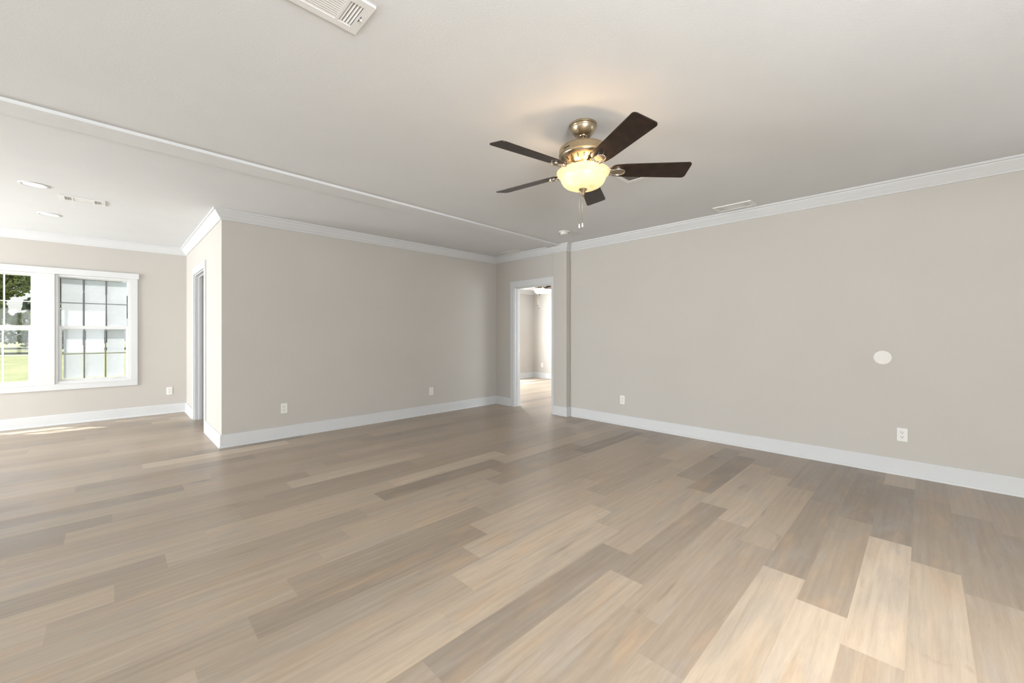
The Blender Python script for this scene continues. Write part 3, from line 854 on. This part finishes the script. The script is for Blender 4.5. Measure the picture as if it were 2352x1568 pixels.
def leaf_cloud(bm, rnd, blobs, count, size):
    for _ in range(count):
        c, r = rnd.choices(blobs, weights=[b[1]**2 for b in blobs])[0]
        while True:
            v = Vector((rnd.uniform(-1, 1), rnd.uniform(-1, 1), rnd.uniform(-1, 1)))
            if .05 < v.length <= 1: break
        v = v.normalized() * (.55 + .5*rnd.random()**.6)
        p = Vector(c) + Vector((v.x*r, v.y*r, v.z*r*.8))
        s = size*rnd.uniform(.6, 1.4)
        n = Vector((rnd.gauss(0, 1), rnd.gauss(0, 1), rnd.gauss(0, 1))).normalized(); t = n.orthogonal().normalized(); u = n.cross(t)
        bm.faces.new([bm.verts.new(p + t*s*.5), bm.verts.new(p + u*s*.32), bm.verts.new(p - t*s*.5 + n*s*.1), bm.verts.new(p - u*s*.32)])

def make_tree(x, y, h, spread, seed, leafm, label, count=3500, size=.35, base=.25):
    rnd = random.Random(seed)
    root = empty('tree', (x, y, -.85))
    bm = bmesh.new()
    tube(bm, [(0, 0, -.2), (.1*rnd.uniform(-1, 1), 0, h*.25), (.2*rnd.uniform(-1, 1), .1, h*.5), (.1, 0, h*.8)], [h*.032, h*.025, h*.018, h*.006], 10)
    blobs = []
    for i in range(13):
        a = rnd.uniform(0, 2*math.pi); q = rnd.uniform(.1, .75); z = rnd.uniform(base+.08, .92)*h
        k = 1 - abs(z/h-.5)*.9
        c = (math.cos(a)*spread*q*k, math.sin(a)*spread*q*k, z); blobs.append((c, spread*rnd.uniform(.28, .45)))
        tube(bm, [(0, 0, z*.6), (c[0]*.5, c[1]*.5, z*.8), c], [h*.012, h*.008, h*.003], 6)
    obj('trunk', bm, M_bark, root)
    bm = bmesh.new(); leaf_cloud(bm, rnd, blobs, count, size)
    obj('foliage', bm, leafm, root)
    return root
t0 = make_tree(-9.2, 72, 11, 4.2, 3, M_leaf_olive, '', 15000, .32, .02)
tag(t0, 'broad olive green shade tree on the lawn, seen through the clear window', 'tree', 'trees outdoors')
far = [(-23, 84, 17, 5.2), (-16, 94, 22, 6), (-5.0, 86, 20, 5.6), (5.5, 90, 19, 6.2), (15.5, 94, 15, 5), (28, 96, 18, 6), (-36, 86, 16, 6), (34, 86, 15, 5.5)]
labs = ['dark evergreen across the lawn, just left of the clear window centre', 'dark bushy tree at the lawn edge behind the olive tree', 'tall dark tree right of the olive tree, against the bright sky',
        'hazy dark tree behind the frosted window, left part', 'lower dark tree behind the frosted window, right part', 'dark tree at the lawn edge, rightmost of the row', 'dark tree at the lawn edge, leftmost of the row', 'dark tree at the far right of the row']
for i, (x, y, h, s) in enumerate(far):
    t = make_tree(x, y, h, s, 20+i, M_leaf_dark, '', 9000, .75, -.05)
    tag(t, labs[i], 'tree', 'trees outdoors')

G2 = 'low bushes along the far edge of the lawn'
bush_at = [(-34, 79), (-26.5, 80), (-19.5, 78), (-13.6, 80), (-7.2, 79), (-1.2, 78), (4.6, 80), (10.8, 79), (18, 78), (26, 80)]
bl = ['leftmost', 'second from the left', 'third from the left', 'left of the olive tree', 'behind the trunk of the olive tree', 'behind the left side of the frosted window',
      'behind the right side of the frosted window', 'third from the right', 'second from the right', 'rightmost']
for i, (x, y) in enumerate(bush_at):
    rnd = random.Random(60+i); h = 4.4 + rnd.random()*1.4
    bs = empty('bush', (x, y, -.85))
    bm = bmesh.new()
    for k in range(5):
        a = rnd.uniform(0, 6.28); tube(bm, [(0, 0, -.1), (math.cos(a)*.5, math.sin(a)*.5, h*.35), (math.cos(a)*1.2, math.sin(a)*.9, h*.7)], [.09, .06, .03], 6)
    obj('stem', bm, M_bark, bs)
    bm = bmesh.new(); leaf_cloud(bm, rnd, [((rnd.uniform(-1.8, 1.8), rnd.uniform(-.8, .8), rnd.uniform(.25, .75)*h), rnd.uniform(.9, 1.3)) for _ in range(9)], 2200, .30)
    obj('foliage', bm, M_leaf_dark, bs)
    tag(bs, 'dark green bush on the far lawn edge, ' + bl[i], 'bush', G2)
